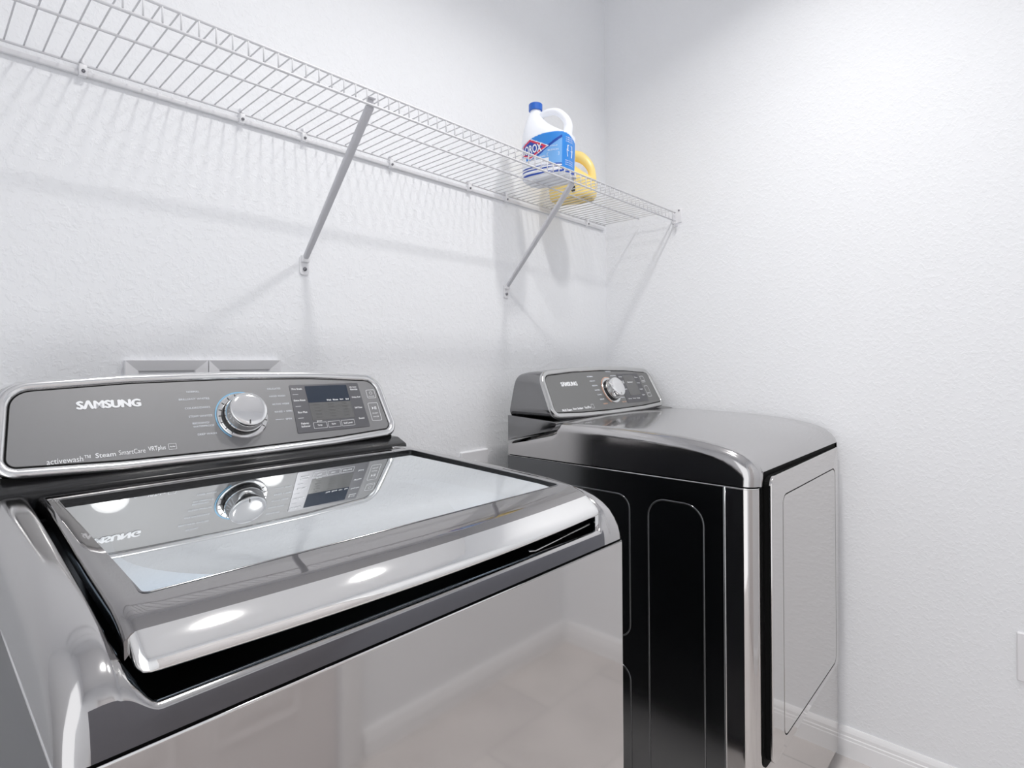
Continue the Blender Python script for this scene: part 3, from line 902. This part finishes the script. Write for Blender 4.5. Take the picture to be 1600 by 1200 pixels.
t = MB().rings([[fw(n__)(*p) for p in rrect(0.5555, 0.6500, 0.0575, 0.0960, 0.001, 2)] for n__ in (0.0040, 0.0043)]); t.build('option_field', M['lcd'], W)
t = MB()
for x0, x1, tx_ in ((0.596, 0.606, 'Wash'), (0.610, 0.622, 'Rinse'), (0.626, 0.634, 'Spin'), (0.640, 0.647, 'End')):
    put_text(t, tx_, x0, x1, 0.0985, 0.1020, fw(0.0047), 0.03)
for s_, a, c_, tx_ in ((0.128, 0.527, 0.549, 'Pre Soak'), (0.103, 0.526, 0.550, 'Extra Rinse'), (0.077, 0.529, 0.548, 'Eco Plus'), (0.053, 0.530, 0.546, 'Fabric'), (0.047, 0.529, 0.548, 'Softener'),
                       (0.127, 0.657, 0.673, 'My Cycle'), (0.122, 0.657, 0.674, 'Favorite'), (0.103, 0.656, 0.676, 'Delay End'), (0.079, 0.656, 0.674, 'Self Clean'), (0.054, 0.659, 0.672, 'Sound'),
                       (0.0465, 0.563, 0.573, 'Temp'), (0.0465, 0.594, 0.603, 'Spin'), (0.0465, 0.621, 0.641, 'Soil Level'), (0.0555, 0.563, 0.575, 'Jets')):
    put_text(t, tx_, a, c_, s_ - 0.0020, s_ + 0.0020, fw(0.0046), 0.02)
for a, c_ in ((0.5545, 0.5835), (0.5860, 0.6140), (0.6165, 0.6465)):
    flat_ring(t, rrect(a, c_, 0.0400, 0.0530, 0.001, 2), 0.0006, fw(0.0045))
for s_ in (0.1155, 0.0895, 0.0645):
    t.add([fw(0.0045)(*p) for p in ((0.5265, s_), (0.538, s_), (0.538, s_ + 0.0007), (0.5265, s_ + 0.0007))], [(0, 1, 2, 3)])
for r in (rrect(0.6945, 0.7165, 0.099, 0.1195, 0.003, 4), rrect(0.6905, 0.7155, 0.0455, 0.0880, 0.003, 4)): flat_ring(t, r, 0.0008, fw(0.0036))
flat_ring(t, [(0.7055 + 0.0035 * math.cos(a * 0.393), 0.1115 + 0.0035 * math.sin(a * 0.393)) for a in range(16)], 0.0006, fw(0.0036))
put_text(t, 'POWER', 0.698, 0.713, 0.1020, 0.1045, fw(0.0036), 0.0)
put_text(t, 'START', 0.696, 0.710, 0.0615, 0.0645, fw(0.0036), 0.0)
put_text(t, 'PAUSE', 0.696, 0.710, 0.0535, 0.0565, fw(0.0036), 0.0)
t.add([fw(0.0036)(*p) for p in ((0.6985, 0.072), (0.7025, 0.0755), (0.6985, 0.079))], [(0, 1, 2)])
for a in (0.7045, 0.7075): t.add([fw(0.0036)(*p) for p in ((a, 0.072), (a + 0.0014, 0.072), (a + 0.0014, 0.079), (a, 0.079))], [(0, 1, 2, 3)])
t.build('button_lettering', M['white'], W)
t = MB()
for i, a in enumerate((0.566, 0.597, 0.628)):
    for j in range(5): put_text(t, ('Heavy', 'Extra', 'High', 'Normal', 'Low')[(i + j) % 5], a, a + 0.012, 0.0900 - 0.0068 * j, 0.0930 - 0.0068 * j, fw(0.0045))
t.build('option_lettering', M['darkprint'], W)

# ------------------------------------------------------------------ dryer
DF = 0.442; DC = 1.574
D = empty('clothes_dryer', (DC, DF, 0), 'platinum front-load dryer with curved top, standing beside the right wall', 'dryer')
DS = 0.914; DB = 0.725
slab(-HW, HW, 0.066, DB, 0.03, DS - 0.004, 0.004).build('cabinet', M['dside'], D, True, 30)
# stamped ribs on the left side
def rib(y0, y1, z0, z1, r):
    P = [(-HW - 0.0005, y_, z_) for y_, z_ in rrect(y0, y1, z0, z1, r, 8)]; P.append(P[0]); P.append(P[1])
    return MB().tube(P, 0.0022, 8, caps=False)
rib(0.114, 0.254, 0.06, 0.857, 0.045).build('side_rib', M['dside'], D, True)
rib(0.306, 0.62, 0.495, 0.853, 0.035).build('side_rib', M['dside'], D, True)
rib(0.306, 0.62, 0.06, 0.425, 0.035).build('side_rib', M['dside'], D, True)
plan = rpoly([(-HW, 0.0645, 0), (-HW, 0.0, 0.030), (HW, 0.0, 0.030), (HW, 0.0645, 0)], 10)
MB().rings([[(x_, y_, z) for x_, y_ in inset(plan, d)] for z, d in ((0.03, 0.002), (0.032, 0), (DS - 0.006, 0), (DS - 0.0045, 0.001), (DS - 0.0035, 0.003))]).build('front_panel', M['steel'], D, True, 30)
MB().box(-HW + 0.006, HW - 0.006, 0.012, DB - 0.004, DS - 0.006, DS + 0.002).build('seam', M['mattblack'], D)
for sx in (-1, 1):
    for yy in (0.08, 0.66):
        MB().tube([(sx * 0.29, yy, 0), (sx * 0.29, yy, 0.012), (sx * 0.29, yy, 0.032)], [0.024, 0.024, 0.012], 16).build('foot', M['mattblack'], D, True, 40)
lip = [(x_, y_, DS - 0.0040) for x_, y_ in inset(plan, 0.0006)[1:-1]]
lip = [(-HW + 0.0008, DB, DS - 0.0040)] + [(-HW + 0.0008, 0.07, DS - 0.0040)] + [p for p in lip] + [(HW - 0.0008, 0.07, DS - 0.0040)]
MB().tube(lip, 0.0014, 8).build('seam_lip_glint', M['bezel'], D, True)  # silver rod stands in for light caught on the bevelled edge
MB().tube([(-HW, 0.0652, 0.035), (-HW, 0.0652, DS - 0.005)], 0.0010, 8).build('side_seam_glint', M['bezel'], D, True)  # thin silver rod put in as the glint down the seam
# top cover, a domed shell
PR = [(-0.004, None), (-0.004, .930), (-0.003, .943), (0.002, .957), (0.012, .9695), (0.028, .982), (0.050, .9915), (0.080, .9995), (0.120, 1.0060), (0.170, 1.0115), (0.23, 1.0155), (0.30, 1.0185), (0.38, 1.0205), (0.46, 1.0215), (0.525, 1.0215), (0.533, 1.018), (0.5385, 1.006), (0.556, 0.9945), (0.64, 0.974), (0.722, 0.953)]
CX = [(0.0, None), (0.0, 0.5)] + [(0.026 * (1 - math.cos(math.radians(a))), 0.026 * (1 - math.sin(math.radians(a)))) for a in (0, 15, 30, 45, 60, 75, 90)] + [(0.034, -0.0002), (0.038, -0.0004), (0.05, -0.0010), (0.09, -0.0022), (0.15, -0.0034), (0.22, -0.0044), (0.30, -0.0050)]
full = [(-1, c) for c in CX] + [(0, (HW, -0.0052))] + [(1, c) for c in reversed(CX)]
vs, fs = [], []
for sg, (dx, dz) in full:
    for y_, z_ in PR:
        zz = (DS + 0.001) if z_ is None else z_ - 0.002
        hgt = zz - DS; sc = min(1, max(0.02, hgt / 0.06))
        if dz is None: z2 = DS
        elif dz == 0.5: z2 = DS + max(0, (hgt - 0.026 * sc) * 0.5)
        else: z2 = zz - dz * sc
        rc = 0.032; yo = y_
        if dx < rc: yo = y_ + (rc - math.sqrt(max(0, rc * rc - (rc - dx) ** 2))) * max(0, 1 - max(0, y_) / 0.14)
        if sg != 0 and z_ is None and dx > 0.02: z2 = DS
        # the front face is cut a little higher above the door
        if yo < 0.001 and dx > 0.036: z2 = max(z2, 0.9445 if z_ is None else 0.9465)
        vs.append((sg * (HW - dx) if sg else 0.0, yo, z2))
np_ = len(PR)
for i in range(len(full) - 1):
    for k in range(np_ - 1): fs.append((i * np_ + k, (i + 1) * np_ + k, (i + 1) * np_ + k + 1, i * np_ + k + 1))
link('top_cover', vs, fs, M['cover'], D, True, 70)
# the rear part of the cover, rising into the console
rp = [[(x_, y_, z_) for y_, z_ in ((0.722, 0.9545), (0.64, 0.9755), (0.558, 0.996), (0.5415, 1.0075), (0.537, 1.0165), (0.545, 1.0205), (0.60, 1.024), (0.722, 1.030))] for x_ in (-HW, -HW + 0.001, HW - 0.001, HW)]
bevel(MB().rings(rp).build('console_base', M['console'], D), 0.001)
# door
def dring(y_, pts): return [(x_, y_, z_) for x_, z_ in pts]
do = rrect(-0.298, 0.298, 0.305, 0.934, 0.022, 6)
MB().rings([dring(0.0, inset(do, 0.0015)), [(x_, -0.0125 + (0.0125 * sstep((x_ - 0.20) / 0.10) if x_ > 0 else 0), z_) for x_, z_ in inset(do, 0.0015)]]).build('door_gasket', M['mattblack'], D, False)
go = rrect(-0.312, 0.300, 0.294, 0.9475, 0.028, 6)
MB().rings([dring(0.001, go), dring(-0.0016, go), dring(-0.002, inset(go, 0.001))]).build('door_recess', M['mattblack'], D, False)


def door_rings(pts, ys):
    R = []
    for d, y_ in ys:
        q = inset(pts, d)
        R.append([(x_, y_ + 0.010 * sstep((x_ - 0.20) / 0.11), z_) for x_, z_ in q])
    return R


def dense(pts, step=0.02):
    out = []
    for i in range(len(pts)):
        a = Vector(pts[i]); b_ = Vector(pts[(i + 1) % len(pts)]); n__ = max(1, int((b_ - a).length / step))
        for k in range(n__): q = a.lerp(b_, k / n__); out.append((q.x, q.y))
    return out


pn = rrect(-0.222, 0.222, 0.335, 0.880, 0.022, 6)
# outer frame of the door as a ring between door outline and panel outline (same point count)
R = door_rings(do, ((0.003, -0.0125), (0.0003, -0.0135), (0.0003, -0.0172), (0.0010, -0.0186), (0.0022, -0.019)))
R.append([(x_, -0.019, z_) for x_, z_ in inset(pn, -0.0045)]); R.append([(x_, -0.0185, z_) for x_, z_ in inset(pn, -0.0032)]); R.append([(x_, -0.012, z_) for x_, z_ in inset(pn, -0.003)])
DO = MB().rings(R, True, False).build('door', M['steel'], D, True, 40)
MB().rings([dring(-0.0125, inset(pn, -0.0033)), dring(-0.0176, inset(pn, -0.0033))]).build('panel_gap', M['mattblack'], DO)
MB().rings([dring(-0.012, pn), dring(-0.0182, pn), dring(-0.0190, inset(pn, 0.0012))]).build('door_panel', M['steel'], DO, True, 30)

OD = console_outline(0.965, -0.012)
fpd = console(D, 1.000 - DF, 1.030, -0.009, OD, M['dface'], M['dbezel'], M['console'], 0.722, 0.012)


def fd(n__): return lambda x_, s_: fpd(x_ - 1.565, s_, n__)


knob(D, fpd, 1.583 - 1.565, 0.070, M['orangering'], (math.radians(70), math.radians(240)), [])
t = MB(); bold_text(t, 'S\u039bMSUNG', 1.332, 1.414, 0.0925, 0.1085, fd, 0.0036, 0.0012); t.build('brand_lettering', M['white'], D)
t = MB()
put_text(t, 'Multi Steam', 1.292, 1.338, 0.0145, 0.0225, fd(0.0036), 0.03)
put_text(t, 'Steam Sanitize+', 1.343, 1.395, 0.0160, 0.0230, fd(0.0036), 0.03)
put_text(t, 'VentPlus', 1.401, 1.435, 0.0160, 0.0240, fd(0.0036), 0.03)
flat_ring(t, rrect(1.439, 1.453, 0.0145, 0.0285, 0.001, 2), 0.0008, fd(0.0036))
t.build('feature_lettering', M['white'], D)
t = MB(); to = MB()
for i, (s_, tx_) in enumerate(((0.122, 'NORMAL'), (0.106, 'HEAVY'), (0.090, 'BEDDING'), (0.074, 'SANITIZE'), (0.058, 'TOWELS'), (0.042, 'DELICATE'))):
    put_text(t, tx_, 1.480 + 0.004 * i, 1.512 + 0.002 * i, s_ - 0.002, s_ + 0.002, fd(0.0036), 0.02)
put_text(to, 'REFRESH', 1.508, 1.532, 0.024, 0.028, fd(0.0036), 0.02)
for i, (s_, tx_) in enumerate(((0.138, 'WRINKLE'), (0.122, 'ACTIVE'), (0.106, 'WOOL'), (0.090, 'RACK DRY'), (0.074, 'AIR DRY'), (0.058, 'QUICK'), (0.042, 'MANUAL'))):
    put_text(t, tx_, 1.612 if i else 1.592, 1.645 if i else 1.625, s_ - 0.002, s_ + 0.002, fd(0.0036), 0.02)
put_text(to, 'TIME DRY', 1.618, 1.644, 0.024, 0.028, fd(0.0036), 0.02)
t.build('cycle_lettering', M['greyprint'], D); to.build('timer_lettering', M['orangeprint'], D)
MB().rings([[fd(n__)(*p) for p in inset(rpoly([(1.650, 0.020, 0.003), (1.790, 0.020, 0.003), (1.788, 0.128, 0.003), (1.655, 0.128, 0.003)], 4), d)] for n__, d in ((0.0030, 0), (0.0040, 0.0003))]).build('button_panel', M['button'], D)
MB().rings([[fd(n__)(*p) for p in rrect(1.685, 1.755, 0.046, 0.122, 0.001, 2)] for n__ in (0.0040, 0.0044)]).build('display', M['lcd'], D)
t = MB()
for s_, a, c_, tx_ in ((0.116, 1.660, 1.680, 'Damp'), (0.100, 1.660, 1.680, 'Anti'), (0.094, 1.660, 1.680, 'Static'), (0.070, 1.660, 1.680, 'Signal'), (0.034, 1.664, 1.684, 'Dry'), (0.034, 1.690, 1.710, 'Temp'), (0.034, 1.716, 1.736, 'Time'),
                       (0.112, 1.760, 1.780, 'Eco'), (0.090, 1.760, 1.780, 'Delay'), (0.066, 1.760, 1.780, 'Child'), (0.044, 1.760, 1.780, 'Light'), (0.095, 1.700, 1.735, 'Sensor')):
    put_text(t, tx_, a, c_, s_ - 0.0022, s_ + 0.0022, fd(0.0046), 0.03)
for r in (rrect(1.798, 1.822, 0.092, 0.116, 0.003, 4), rrect(1.798, 1.824, 0.036, 0.078, 0.003, 4)): flat_ring(t, r, 0.0010, fd(0.0036))
put_text(t, 'POWER', 1.801, 1.819, 0.096, 0.100, fd(0.0036), 0.02)
put_text(t, 'START', 1.802, 1.820, 0.048, 0.052, fd(0.0036), 0.02)
t.build('button_lettering', M['white'], D)
